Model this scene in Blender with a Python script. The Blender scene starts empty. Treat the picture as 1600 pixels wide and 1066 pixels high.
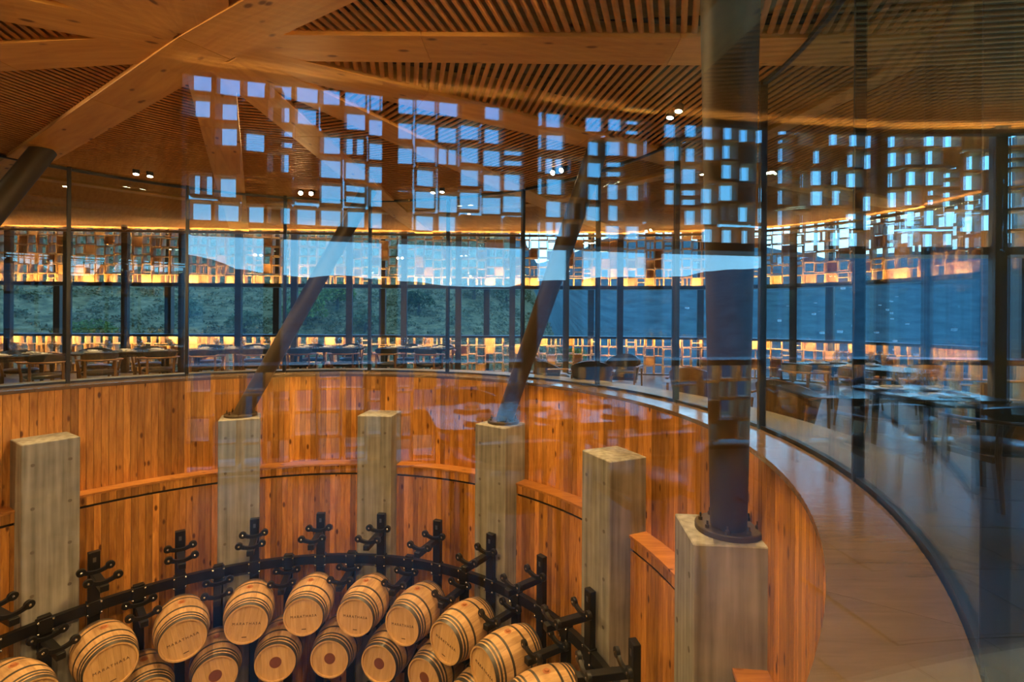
import bpy, math, random
from mathutils import Vector, Matrix, Euler
R = math.radians
rnd = random.Random(11)
scene = bpy.context.scene
col = scene.collection

# ------------------------------------------------------------------ camera
F_PX, PW, PH = 781.4, 1600.0, 1066.0
EYE = 1.6
cam_d = bpy.data.cameras.new('camera')
cam = bpy.data.objects.new('camera', cam_d)
col.objects.link(cam)
cam_d.sensor_fit = 'HORIZONTAL'
cam_d.sensor_width = 36.0
cam_d.lens = 36.0 * F_PX / PW
cam_d.shift_y = -(533.0 - 498.2) / PW
cam_d.clip_start = 0.03
cam_d.clip_end = 4000
cam.matrix_world = Matrix.Translation((0, 0, EYE)) @ Matrix.Rotation(R(90), 4, 'X') @ Matrix.Rotation(0.0062, 4, 'Z')
scene.camera = cam

# ------------------------------------------------------------------ sky / exposure
world = bpy.data.worlds.new('dusk_sky')
scene.world = world
world.use_nodes = True
nt = world.node_tree
nt.nodes.clear()
tc = nt.nodes.new('ShaderNodeTexCoord')
sep = nt.nodes.new('ShaderNodeSeparateXYZ')
nt.links.new(tc.outputs['Generated'], sep.inputs[0])
ramp = nt.nodes.new('ShaderNodeValToRGB')
ramp.color_ramp.elements[0].position = 0.0
ramp.color_ramp.elements[0].color = (0.50, 0.81, 1.0, 1)
ramp.color_ramp.elements[1].position = 0.75
ramp.color_ramp.elements[1].color = (0.10, 0.31, 0.78, 1)
e = ramp.color_ramp.elements.new(0.22); e.color = (0.21, 0.60, 1.0, 1)
e = ramp.color_ramp.elements.new(0.42); e.color = (0.10, 0.41, 0.97, 1)
nt.links.new(sep.outputs['Z'], ramp.inputs[0])
bg = nt.nodes.new('ShaderNodeBackground')
bg.inputs['Strength'].default_value = 5.2
out = nt.nodes.new('ShaderNodeOutputWorld')
nt.links.new(ramp.outputs[0], bg.inputs[0])
nt.links.new(bg.outputs[0], out.inputs[0])
vs = scene.view_settings
vs.view_transform = 'Standard'
vs.look = 'None'
vs.gamma = 1.0
vs.use_curve_mapping = False
vs.exposure = 0.14
scene.cycles.transparent_max_bounces = 24
scene.cycles.max_bounces = 6
scene.cycles.adaptive_threshold = 0.015
scene.cycles.sample_clamp_indirect = 6.0

WARM = (1.0, 0.60, 0.235)
SPOT_POWER = 1150.0
ROOM_POWER = 1150.0
LED_STRENGTH = 330.0
COVE_STRENGTH = 75.0

# ------------------------------------------------------------------ layout numbers (metres, floor of the restaurant z = 0)
CX, CY = -4.28, 6.945            # axis of the round well
R_IN, R_GLASS, R_LOW = 7.357, 7.986, 7.0
CEIL = 5.26
HALL = -9.2
ZF = -0.64                       # restaurant floor; the rim of the well is a raised kerb with its top at z = 0
R_KERB = 9.0
FS = 1.587                       # furniture is modelled in metres and enlarged to the scene's unit
Z_LEDGE = -2.46
P_ANG = 114.7                    # first pier angle, every 30 deg
Z_PIER = -1.035
RK_ANG, RK_STEP, R_RACK = 140.23, 14.46, 6.39
MU_ANG, MU_STEP = 141.74, 17.32
BEAM_ANG = 87.0
Z_RAIL, Z_UP = 0.85, 2.93        # facade opening between the two timber screens

def pol(r, a, z=0.0):
    return Vector((CX + r * math.cos(R(a)), CY + r * math.sin(R(a)), z))

# ------------------------------------------------------------------ helpers
class MB:
    def __init__(s):
        s.v = []; s.f = []
    def add(s, vs, fs):
        n = len(s.v)
        s.v += [tuple(v) for v in vs]
        s.f += [tuple(i + n for i in f) for f in fs]
        return s
    def box(s, x0, x1, y0, y1, z0, z1, M=None):
        v = [Vector((x, y, z)) for z in (z0, z1) for y in (y0, y1) for x in (x0, x1)]
        if M is not None: v = [M @ p for p in v]
        return s.add(v, [(0, 2, 3, 1), (4, 5, 7, 6), (0, 1, 5, 4), (2, 6, 7, 3), (0, 4, 6, 2), (1, 3, 7, 5)])
    def tube(s, pts, rad, n=8, cap=True, squash=1.0):
        pts = [Vector(p) for p in pts]
        rads = rad if isinstance(rad, (list, tuple)) else [rad] * len(pts)
        vs = []; fs = []
        up0 = None
        for i, p in enumerate(pts):
            a = pts[max(i - 1, 0)]; b = pts[min(i + 1, len(pts) - 1)]
            t = (b - a).normalized()
            if up0 is None:
                up0 = Vector((0, 0, 1)) if abs(t.z) < 0.9 else Vector((1, 0, 0))
            x = t.cross(up0).normalized(); y = x.cross(t).normalized()
            for k in range(n):
                an = 2 * math.pi * k / n
                vs.append(p + x * math.cos(an) * rads[i] + y * math.sin(an) * rads[i] * squash)
        for i in range(len(pts) - 1):
            for k in range(n):
                k2 = (k + 1) % n
                fs.append((i * n + k, i * n + k2, (i + 1) * n + k2, (i + 1) * n + k))
        if cap:
            fs.append(tuple(range(n - 1, -1, -1)))
            m = (len(pts) - 1) * n
            fs.append(tuple(m + k for k in range(n)))
        return s.add(vs, fs)
    def lathe(s, prof, n=16, M=None, close=True):
        """prof: list of (radius, z)"""
        vs = []; fs = []
        for r, z in prof:
            for k in range(n):
                a = 2 * math.pi * k / n
                p = Vector((r * math.cos(a), r * math.sin(a), z))
                vs.append(M @ p if M is not None else p)
        for i in range(len(prof) - 1):
            for k in range(n):
                k2 = (k + 1) % n
                fs.append((i * n + k, i * n + k2, (i + 1) * n + k2, (i + 1) * n + k))
        if close:
            fs.append(tuple(range(n - 1, -1, -1)))
            m = (len(prof) - 1) * n
            fs.append(tuple(m + k for k in range(n)))
        return s.add(vs, fs)
    def arc(s, r0, r1, a0, a1, z0, z1, seg=8):
        """block of a ring about the well axis"""
        vs = []; fs = []
        for i in range(seg + 1):
            a = a0 + (a1 - a0) * i / seg
            for r, z in ((r0, z0), (r1, z0), (r1, z1), (r0, z1)):
                vs.append(pol(r, a, z))
        for i in range(seg):
            b = i * 4; c = b + 4
            for k in range(4):
                k2 = (k + 1) % 4
                fs.append((b + k, c + k, c + k2, b + k2))
        fs.append((0, 1, 2, 3)); m = seg * 4
        fs.append((m + 3, m + 2, m + 1, m))
        return s.add(vs, fs)
    def mesh(s, name, m=None, smooth=False, bevel=0.0):
        me = bpy.data.meshes.new(name)
        me.from_pydata(s.v, [], s.f)
        if m: me.materials.append(m)
        import bmesh
        bm = bmesh.new(); bm.from_mesh(me)
        bmesh.ops.recalc_face_normals(bm, faces=bm.faces)
        if bevel:
            bmesh.ops.bevel(bm, geom=list(bm.edges), offset=bevel, segments=1, affect='EDGES')
        bm.to_mesh(me); bm.free()
        if smooth:
            for p in me.polygons: p.use_smooth = True
            if smooth != 'all':
                try: me.set_sharp_from_angle(angle=R(40))
                except Exception: pass
        me.update()
        return me
    def build(s, name, m=None, parent=None, smooth=False, bevel=0.0):
        return link(name, s.mesh(name, m, smooth, bevel), parent)

def link(name, me, parent=None, M=None):
    o = bpy.data.objects.new(name, me)
    col.objects.link(o)
    if parent is not None: o.parent = parent
    if M is not None: o.matrix_local = M
    return o
def tag(o, label=None, cat=None, group=None, kind=None):
    if label: o['label'] = label
    if cat: o['category'] = cat
    if group: o['group'] = group
    if kind: o['kind'] = kind
    return o
def empty(name, loc=(0, 0, 0), rz=0.0):
    o = bpy.data.objects.new(name, None)
    o.empty_display_size = 0.2
    col.objects.link(o)
    o.location = loc; o.rotation_euler = (0, 0, rz)
    return o
def copy_tree(o, parent=None):
    c = o.copy(); col.objects.link(c); c.parent = parent
    for ch in list(o.children): copy_tree(ch, c)
    return c
def frame(p, a, z=None):
    """matrix: local X radially outward at angle a, local Y tangent, Z up"""
    v = Vector(p)
    return Matrix.Translation(v) @ Matrix.Rotation(R(a), 4, 'Z')

# ------------------------------------------------------------------ materials
def mat(name):
    m = bpy.data.materials.new(name); m.use_nodes = True
    n = m.node_tree.nodes
    return m, m.node_tree, n['Principled BSDF']
def plain(name, c, rough=0.5, metal=0.0, noise=0.0, scale=8.0, spec=0.5, coat=0.0):
    m, t, b = mat(name)
    b.inputs['Roughness'].default_value = rough
    b.inputs['Metallic'].default_value = metal
    b.inputs['Specular IOR Level'].default_value = spec
    b.inputs['Coat Weight'].default_value = coat
    b.inputs['Base Color'].default_value = (*c, 1)
    if noise:
        tcn = t.nodes.new('ShaderNodeTexCoord')
        nz = t.nodes.new('ShaderNodeTexNoise'); nz.inputs['Scale'].default_value = scale
        nz.inputs['Detail'].default_value = 5
        t.links.new(tcn.outputs['Object'], nz.inputs['Vector'])
        mx = t.nodes.new('ShaderNodeMix'); mx.data_type = 'RGBA'
        mx.inputs[6].default_value = (*[x * (1 - noise) for x in c], 1)
        mx.inputs[7].default_value = (*[min(1, x * (1 + noise)) for x in c], 1)
        t.links.new(nz.outputs['Fac'], mx.inputs[0])
        t.links.new(mx.outputs[2], b.inputs['Base Color'])
    return m
def wood(name, dark, light, axis='Z', rough=0.45, knots=True, vary=0.35, gscale=1.0, coat=0.0, spec=0.4):
    """pine: per-object tone, grain stretched along the axis, knots"""
    m, t, b = mat(name)
    N, L = t.nodes, t.links
    b.inputs['Roughness'].default_value = rough
    b.inputs['Coat Weight'].default_value = coat
    b.inputs['Specular IOR Level'].default_value = spec
    tcn = N.new('ShaderNodeTexCoord'); oi = N.new('ShaderNodeObjectInfo')
    mul = N.new('ShaderNodeVectorMath'); mul.operation = 'SCALE'
    comb = N.new('ShaderNodeCombineXYZ')
    for i in range(3): L.new(oi.outputs['Random'], comb.inputs[i])
    L.new(comb.outputs[0], mul.inputs[0]); mul.inputs['Scale'].default_value = 37.0
    add = N.new('ShaderNodeVectorMath'); add.operation = 'ADD'
    L.new(tcn.outputs['Object'], add.inputs[0]); L.new(mul.outputs[0], add.inputs[1])
    mp = N.new('ShaderNodeMapping')
    sc = {'X': (0.9, 9, 9), 'Y': (9, 0.9, 9), 'Z': (9, 9, 0.9)}[axis]
    mp.inputs['Scale'].default_value = tuple(x * gscale for x in sc)
    L.new(add.outputs[0], mp.inputs[0])
    nz = N.new('ShaderNodeTexNoise'); nz.inputs['Scale'].default_value = 1.6
    nz.inputs['Detail'].default_value = 6; nz.inputs['Roughness'].default_value = 0.62
    nz.inputs['Distortion'].default_value = 0.6
    L.new(mp.outputs[0], nz.inputs['Vector'])
    rp = N.new('ShaderNodeValToRGB')
    rp.color_ramp.elements[0].position = 0.30; rp.color_ramp.elements[0].color = (*dark, 1)
    rp.color_ramp.elements[1].position = 0.68; rp.color_ramp.elements[1].color = (*light, 1)
    L.new(nz.outputs['Fac'], rp.inputs[0])
    # tone per object
    hsv = N.new('ShaderNodeHueSaturation')
    mr = N.new('ShaderNodeMapRange'); mr.inputs['To Min'].default_value = 1 - vary; mr.inputs['To Max'].default_value = 1 + vary
    L.new(oi.outputs['Random'], mr.inputs[0]); L.new(mr.outputs[0], hsv.inputs['Value'])
    L.new(rp.outputs[0], hsv.inputs['Color'])
    last = hsv.outputs[0]
    if knots:
        mp2 = N.new('ShaderNodeMapping')
        sk = {'X': (0.55, 1.3, 1.3), 'Y': (1.3, 0.55, 1.3), 'Z': (1.3, 1.3, 0.55)}[axis]
        mp2.inputs['Scale'].default_value = tuple(x * 3.2 for x in sk)
        L.new(add.outputs[0], mp2.inputs[0])
        vo = N.new('ShaderNodeTexVoronoi'); vo.inputs['Scale'].default_value = 1.0
        L.new(mp2.outputs[0], vo.inputs['Vector'])
        kr = N.new('ShaderNodeValToRGB')
        kr.color_ramp.elements[0].position = 0.09; kr.color_ramp.elements[0].color = (1, 1, 1, 1)
        kr.color_ramp.elements[1].position = 0.17; kr.color_ramp.elements[1].color = (0, 0, 0, 1)
        L.new(vo.outputs['Distance'], kr.inputs[0])
        mx = N.new('ShaderNodeMix'); mx.data_type = 'RGBA'
        L.new(kr.outputs[0], mx.inputs[0]); L.new(last, mx.inputs[6])
        mx.inputs[7].default_value = (dark[0] * 0.35, dark[1] * 0.28, dark[2] * 0.25, 1)
        last = mx.outputs[2]
    L.new(last, b.inputs['Base Color'])
    bp = N.new('ShaderNodeBump'); bp.inputs['Strength'].default_value = 0.12; bp.inputs['Distance'].default_value = 0.01
    L.new(nz.outputs['Fac'], bp.inputs['Height']); L.new(bp.outputs[0], b.inputs['Normal'])
    return m
def glass(name, r0, tint):
    """clear pane: transparent with Schlick reflection"""
    m = bpy.data.materials.new(name); m.use_nodes = True
    t = m.node_tree; N, L = t.nodes, t.links
    N.clear()
    o = N.new('ShaderNodeOutputMaterial')
    ge = N.new('ShaderNodeNewGeometry')
    dt = N.new('ShaderNodeVectorMath'); dt.operation = 'DOT_PRODUCT'
    L.new(ge.outputs['Normal'], dt.inputs[0]); L.new(ge.outputs['Incoming'], dt.inputs[1])
    ab = N.new('ShaderNodeMath'); ab.operation = 'ABSOLUTE'; L.new(dt.outputs['Value'], ab.inputs[0])
    om = N.new('ShaderNodeMath'); om.operation = 'SUBTRACT'; om.inputs[0].default_value = 1.0; L.new(ab.outputs[0], om.inputs[1])
    pw = N.new('ShaderNodeMath'); pw.operation = 'POWER'; pw.inputs[1].default_value = 5.0; L.new(om.outputs[0], pw.inputs[0])
    ma = N.new('ShaderNodeMath'); ma.operation = 'MULTIPLY_ADD'; ma.inputs[1].default_value = 1 - r0; ma.inputs[2].default_value = r0
    L.new(pw.outputs[0], ma.inputs[0])
    tr = N.new('ShaderNodeBsdfTransparent'); tr.inputs[0].default_value = (*tint, 1)
    gl = N.new('ShaderNodeBsdfGlossy'); gl.inputs['Roughness'].default_value = 0.0
    gl.inputs['Color'].default_value = (0.66, 0.90, 1.0, 1)
    mx = N.new('ShaderNodeMixShader')
    L.new(ma.outputs[0], mx.inputs[0]); L.new(tr.outputs[0], mx.inputs[1]); L.new(gl.outputs[0], mx.inputs[2])
    L.new(mx.outputs[0], o.inputs[0])
    return m
def emit(name, c, s):
    m = bpy.data.materials.new(name); m.use_nodes = True
    t = m.node_tree; t.nodes.clear()
    o = t.nodes.new('ShaderNodeOutputMaterial'); em = t.nodes.new('ShaderNodeEmission')
    em.inputs[0].default_value = (*c, 1); em.inputs[1].default_value = s
    t.links.new(em.outputs[0], o.inputs[0])
    return m
def concrete(name):
    m, t, b = mat(name)
    N, L = t.nodes, t.links
    b.inputs['Roughness'].default_value = 0.75
    tcn = N.new('ShaderNodeTexCoord')
    mp = N.new('ShaderNodeMapping'); mp.inputs['Scale'].default_value = (7, 7, 0.35)
    L.new(tcn.outputs['Object'], mp.inputs[0])
    n1 = N.new('ShaderNodeTexNoise'); n1.inputs['Scale'].default_value = 1.3; n1.inputs['Detail'].default_value = 7
    L.new(mp.outputs[0], n1.inputs['Vector'])
    n2 = N.new('ShaderNodeTexNoise'); n2.inputs['Scale'].default_value = 1.6; n2.inputs['Detail'].default_value = 8
    L.new(tcn.outputs['Object'], n2.inputs['Vector'])
    ad = N.new('ShaderNodeMath'); ad.operation = 'MULTIPLY_ADD'; ad.inputs[1].default_value = 0.6
    L.new(n1.outputs['Fac'], ad.inputs[0])
    m2 = N.new('ShaderNodeMath'); m2.operation = 'MULTIPLY'; m2.inputs[1].default_value = 0.4; L.new(n2.outputs['Fac'], m2.inputs[0])
    L.new(m2.outputs[0], ad.inputs[2])
    rp = N.new('ShaderNodeValToRGB')
    rp.color_ramp.elements[0].position = 0.36; rp.color_ramp.elements[0].color = (0.15, 0.138, 0.118, 1)
    rp.color_ramp.elements[1].position = 0.66; rp.color_ramp.elements[1].color = (0.37, 0.35, 0.31, 1)
    L.new(ad.outputs[0], rp.inputs[0]); L.new(rp.outputs[0], b.inputs['Base Color'])
    bp = N.new('ShaderNodeBump'); bp.inputs['Strength'].default_value = 0.2; bp.inputs['Distance'].default_value = 0.02
    L.new(ad.outputs[0], bp.inputs['Height']); L.new(bp.outputs[0], b.inputs['Normal'])
    return m
def ground(name):
    m, t, b = mat(name)
    N, L = t.nodes, t.links
    b.inputs['Roughness'].default_value = 0.95
    b.inputs['Specular IOR Level'].default_value = 0.1
    tcn = N.new('ShaderNodeTexCoord')
    n1 = N.new('ShaderNodeTexNoise'); n1.inputs['Scale'].default_value = 1.6; n1.inputs['Detail'].default_value = 9; n1.inputs['Roughness'].default_value = 0.7
    L.new(tcn.outputs['Object'], n1.inputs['Vector'])
    rp = N.new('ShaderNodeValToRGB')
    rp.color_ramp.elements[0].position = 0.36; rp.color_ramp.elements[0].color = (0.085, 0.060, 0.024, 1)
    rp.color_ramp.elements[1].position = 0.70; rp.color_ramp.elements[1].color = (0.37, 0.215, 0.085, 1)
    e2 = rp.color_ramp.elements.new(0.5); e2.color = (0.19, 0.118, 0.042, 1)
    L.new(n1.outputs['Fac'], rp.inputs[0]); L.new(rp.outputs[0], b.inputs['Base Color'])
    return m

M_board = wood('pine_cladding', (0.32, 0.112, 0.017), (0.64, 0.29, 0.058), 'Z', 0.42, True, 0.40)
M_ledge = wood('pine_ledge', (0.34, 0.125, 0.025), (0.58, 0.25, 0.06), 'X', 0.4, True, 0.1)
M_sill = wood('sill_timber', (0.105, 0.068, 0.046), (0.155, 0.105, 0.074), 'X', 0.11, False, 0.12, spec=0.9)
M_beam = wood('glulam', (0.66, 0.29, 0.058), (0.88, 0.44, 0.10), 'X', 0.5, True, 0.10, 0.5)
M_tie = wood('tie_timber', (0.66, 0.29, 0.058), (0.88, 0.44, 0.10), 'Y', 0.5, True, 0.08, 0.5)
M_slat = wood('slat_timber', (0.48, 0.185, 0.035), (0.68, 0.295, 0.065), 'X', 0.55, False, 0.15)
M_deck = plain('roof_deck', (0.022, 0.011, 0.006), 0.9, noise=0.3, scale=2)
M_box = wood('screen_timber', (0.42, 0.20, 0.075), (0.62, 0.33, 0.13), 'Z', 0.5, False, 0.16)
M_dark = plain('dark_frame', (0.018, 0.018, 0.020), 0.35, 0.3)
M_post = plain('facade_post_metal', (0.085, 0.068, 0.058), 0.42, 0.5, 0.12, 3)
M_steel = plain('bronze_steel', (0.050, 0.034, 0.018), 0.5, 0.15, 0.18, 4)
M_rack = plain('rack_black_steel', (0.009, 0.008, 0.007), 0.42, 0.1, 0.2, 12, 0.35)
M_bolt = plain('zinc_bolt', (0.75, 0.73, 0.70), 0.25, 1.0)
M_conc = concrete('board_marked_concrete')
M_floor = plain('stone_floor', (0.095, 0.072, 0.054), 0.33, 0.0, 0.22, 2.5, 0.18)
M_kerb = plain('kerb_stone', (0.17, 0.15, 0.12), 0.35, 0.0, 0.2, 3.0, 0.35)
M_hall = plain('hall_floor', (0.05, 0.045, 0.04), 0.6, 0, 0.2)
M_glassr = glass('ring_glass', 0.076, (0.95, 0.975, 0.97))
M_glassf = glass('facade_glass', 0.030, (0.95, 0.97, 0.965))
M_led = emit('led_strip', (1.0, 0.60, 0.24), LED_STRENGTH)
M_cove = emit('cove_led', (1.0, 0.62, 0.26), COVE_STRENGTH)
M_lens = emit('spot_lens', (1.0, 0.78, 0.45), 60.0)
M_stave = wood('oak_stave', (0.36, 0.20, 0.085), (0.56, 0.35, 0.165), 'Z', 0.5, False, 0.16)
M_head = wood('oak_head', (0.46, 0.26, 0.10), (0.64, 0.40, 0.18), 'Y', 0.5, False, 0.10)
M_hoop = plain('galvanised_hoop', (0.085, 0.078, 0.07), 0.42, 0.6, 0.3, 10)
M_ink = plain('stamp_ink', (0.055, 0.025, 0.012), 0.8)
M_stain = plain('wine_stamp', (0.17, 0.05, 0.02), 0.75, 0, 0.2)
M_bung = plain('bung', (0.42, 0.16, 0.06), 0.6)
M_seat = plain('black_leather', (0.022, 0.022, 0.026), 0.32, 0, 0.2, 20)
M_tan = plain('brown_leather', (0.040, 0.022, 0.015), 0.36, 0, 0.25, 12)
M_cwood = wood('chair_walnut', (0.11, 0.048, 0.02), (0.21, 0.095, 0.04), 'Z', 0.35, False, 0.1)
M_top = plain('table_top_black', (0.022, 0.022, 0.024), 0.18, 0.0, 0.2, 6, 0.6)
M_tleg = plain('table_leg_black', (0.02, 0.02, 0.022), 0.4, 0.3)
M_plate = plain('dark_plate', (0.05, 0.05, 0.055), 0.2)
M_rim = plain('plate_glaze', (0.62, 0.58, 0.52), 0.2)
M_napkin = plain('white_napkin', (0.75, 0.74, 0.72), 0.8)
M_wglass = glass('wine_glass_clear', 0.09, (0.93, 0.94, 0.94))
M_ground = ground('scrub_ground')
M_scrub = plain('scrub_leaf', (0.145, 0.115, 0.048), 0.9, 0, 0.45, 0.6, 0.1)
M_shrubs = [plain('shrub_leaf_dark', (0.060, 0.070, 0.024), 0.9, 0, 0.5, 1.4, 0.1),
            plain('shrub_leaf_green', (0.15, 0.17, 0.035), 0.9, 0, 0.5, 1.4, 0.1),
            plain('shrub_leaf_grey', (0.16, 0.145, 0.06), 0.9, 0, 0.5, 1.4, 0.1)]
M_stem = plain('shrub_stem', (0.06, 0.04, 0.025), 0.9)
M_hwall = plain('house_wall', (0.55, 0.52, 0.48), 0.9)
M_hroof = plain('house_roof', (0.20, 0.10, 0.07), 0.9)
M_unseen = wood('unseen_wall_panel', (0.10, 0.045, 0.018), (0.17, 0.08, 0.032), 'Z', 0.5, False, 0.2)
M_white = plain('camera_white', (0.6, 0.58, 0.55), 0.4)

# ------------------------------------------------------------------ outline of the restaurant
CTRL = [(4.4, -7.0), (6.8, -4.0), (9.6, -0.2), (11.8, 3.6), (13.0, 8.0), (13.3, 12.5), (12.9, 15.7),
        (11.6, 18.0), (9.4, 19.7), (6.0, 20.6), (0.0, 20.9), (-10.5, 20.6), (-20.2, 20.1), (-26.0, 19.6)]
def catmull(P, n=40):
    P = [Vector(p) for p in P]
    Q = [2 * P[0] - P[1]] + P + [2 * P[-1] - P[-2]]
    res = []
    for i in range(1, len(Q) - 2):
        p0, p1, p2, p3 = Q[i - 1:i + 3]
        for k in range(n):
            t = k / n
            res.append(0.5 * (2 * p1 + (p2 - p0) * t + (2 * p0 - 5 * p1 + 4 * p2 - p3) * t * t + (3 * p1 - p0 - 3 * p2 + p3) * t ** 3))
    res.append(P[-1])
    return res
SP = catmull(CTRL)
acc = [0.0]
for a, b in zip(SP, SP[1:]): acc.append(acc[-1] + (b - a).length)
def at_len(s):
    s = max(0, min(acc[-1], s))
    for i in range(len(acc) - 1):
        if acc[i + 1] >= s:
            t = (s - acc[i]) / max(1e-9, acc[i + 1] - acc[i])
            return SP[i].lerp(SP[i + 1], t)
    return SP[-1]
BAY = 2.2
s_ref = min(range(len(SP)), key=lambda i: abs(SP[i].x + 0.1) + (0 if SP[i].y > 15 else 100))
s0 = acc[s_ref] % BAY
posts_s = [s0 + BAY * i for i in range(int((acc[-1] - s0) / BAY) + 1)]
if s0 > 0.3: posts_s = [0.0] + posts_s
if len(posts_s) > 1 and posts_s[1] - posts_s[0] < 0.8: posts_s = [0.0] + posts_s[2:]
POSTS = [at_len(s) for s in posts_s]
POLY = POSTS + [Vector((-26.0, -9.0)), Vector((-2.0, -9.0))]
def ray_R(a):
    d = Vector((math.cos(R(a)), math.sin(R(a)))); o = Vector((CX, CY)); best = 40.0
    for p, q in zip(POLY, POLY[1:] + POLY[:1]):
        e_ = q - p; den = d.x * e_.y - d.y * e_.x
        if abs(den) < 1e-9: continue
        w = p - o
        t = (w.x * e_.y - w.y * e_.x) / den; u = (w.x * d.y - w.y * d.x) / den
        if t > 0 and -1e-6 <= u <= 1 + 1e-6: best = min(best, t)
    return best
def inside(x, y):
    c = False
    n = len(POLY)
    for i in range(n):
        a = POLY[i]; b = POLY[(i + 1) % n]
        if (a.y > y) != (b.y > y) and x < (b.x - a.x) * (y - a.y) / (b.y - a.y) + a.x: c = not c
    return c

# ------------------------------------------------------------------ floors
mb = MB(); n = 240
for i in range(n):
    a0, a1 = 360 * i / n, 360 * (i + 1) / n
    p = [pol(R_KERB - 0.1, a0, ZF - 0.02), pol(R_KERB - 0.1, a1, ZF - 0.02), pol(ray_R(a1) + 0.5, a1, ZF - 0.02), pol(ray_R(a0) + 0.5, a0, ZF - 0.02)]
    q = [v + Vector((0, 0, -0.35)) for v in p]
    mb.add(p + q, [(0, 1, 2, 3), (7, 6, 5, 4), (0, 4, 5, 1), (2, 6, 7, 3)])
floor = tag(mb.build('floor', M_floor), kind='structure')
# large stone tiles laid round the well, wedge shaped, on the floor
for ring in range(6):
    r0 = R_KERB + 0.01 + ring * 0.95; r1 = r0 + 0.945
    step = 360 / 48 if ring < 3 else 360 / 64
    k0 = int(-66 / step); k1 = int(66 / step)
    for k in range(k0, k1):
        a0 = k * step + (0.5 * step if ring % 2 else 0); a1 = a0 + step
        if min(ray_R(a0), ray_R(a1)) < r1 + 0.2: continue
        pc = pol((r0 + r1) / 2, (a0 + a1) / 2)
        if pc.y < 1.0: continue
        g = 0.0028
        gd = math.degrees(g / r0)
        t = MB(); t.arc(r0 + g, r1 - g, a0 + gd, a1 - gd, ZF - 0.02, ZF, 3)
        t.build('floor_tile', M_floor, floor)
# stone kerb outside the glass
kerb = tag(empty('trim_2'), kind='structure')
for k in range(36):
    a0 = k * 10.0; g = 0.02
    MB().arc(8.045, R_KERB, a0 + g, a0 + 10 - g, ZF - 0.02, 0.0, 5).build('kerb_stone', M_kerb, kerb)
hall = MB().lathe([(7.6, HALL - 0.2), (7.6, HALL)], 64, Matrix.Translation((CX, CY, 0)))
tag(hall.build('floor_hall', M_hall), kind='structure')

# ------------------------------------------------------------------ drum of the well
dr = MB()
for i in range(120):
    a0, a1 = 3 * i, 3 * (i + 1)
    for r, z0, z1 in ((R_IN + 0.06, Z_LEDGE, -0.06), (R_LOW + 0.06, HALL, Z_LEDGE)):
        dr.add([pol(r, a0, z0), pol(r, a1, z0), pol(r, a1, z1), pol(r, a0, z1),
                pol(8.03, a0, z0), pol(8.03, a1, z0), pol(8.03, a1, z1), pol(8.03, a0, z1)],
               [(0, 1, 2, 3), (7, 6, 5, 4)])
M_back = plain('cladding_backing', (0.02, 0.012, 0.008), 0.9)
drum = tag(dr.build('wall_drum', M_back), kind='structure')
A_LO, A_HI = -80.0, 178.0
PIER_A = [P_ANG + 30 * k for k in (2, 1, 0, -1, -2, -3, -4, -5, -6)]
PIER_A[1] += 1.6
def in_pier(a, half=3.9):
    for p in PIER_A:
        if abs((a - p + 180) % 360 - 180) < half: return True
    return False
def board_mesh(r, w, z0, z1):
    h = w / 2
    m = MB().box(0, 0.035, -h, h, z0, z1)
    return m.mesh('board', M_board, bevel=0.004)
upper = tag(empty('wall_drum_upper', (CX, CY, 0)), kind='structure')
lower = tag(empty('wall_drum_lower', (CX, CY, 0)), kind='structure')
frieze = tag(empty('wall_drum_frieze', (CX, CY, 0)), kind='structure')
def ring_boards(parent, r, z0, z1, width, skip):
    nb = int(round((A_HI - A_LO) * math.pi / 180 * r / width)); st = (A_HI - A_LO) / nb
    ws = [board_mesh(r, width * k - 0.004, z0, z1) for k in (1.0,)]
    for i in range(nb):
        a = A_LO + (i + 0.5) * st
        if skip and in_pier(a, 3.3): continue
        rr = r + rnd.uniform(-0.003, 0.003)
        o = link('board', ws[0], parent)
        o.location = (rr * math.cos(R(a)), rr * math.sin(R(a)), 0)
        o.rotation_euler = (0, 0, R(a))
ring_boards(upper, R_IN, Z_LEDGE + 0.0, -0.07, 0.139, False)
ring_boards(frieze, R_LOW, -2.72, Z_LEDGE - 0.05, 0.139, True)
ring_boards(lower, R_LOW, HALL + 0.02, -2.775, 0.139, True)
# ledge caps between the piers
for k in range(9):
    a1 = PIER_A[k] - 3.7
    a0 = (PIER_A[k + 1] if k < 8 else PIER_A[k] - 30) + 3.7
    o = MB().arc(R_LOW - 0.035, R_IN + 0.01, a0, a1, Z_LEDGE - 0.05, Z_LEDGE, 14).build('ledge_board', M_ledge, drum)
# sill ring in segments
sill = tag(empty('trim_1', (0, 0, 0)), kind='structure')
for k in range(30):
    a0 = k * 12 + 3.0
    o = MB().arc(R_IN - 0.03, R_GLASS - 0.05, a0 + 0.02, a0 + 11.98, -0.07, 0.0, 6).build('sill_board', M_sill, sill)

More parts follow.
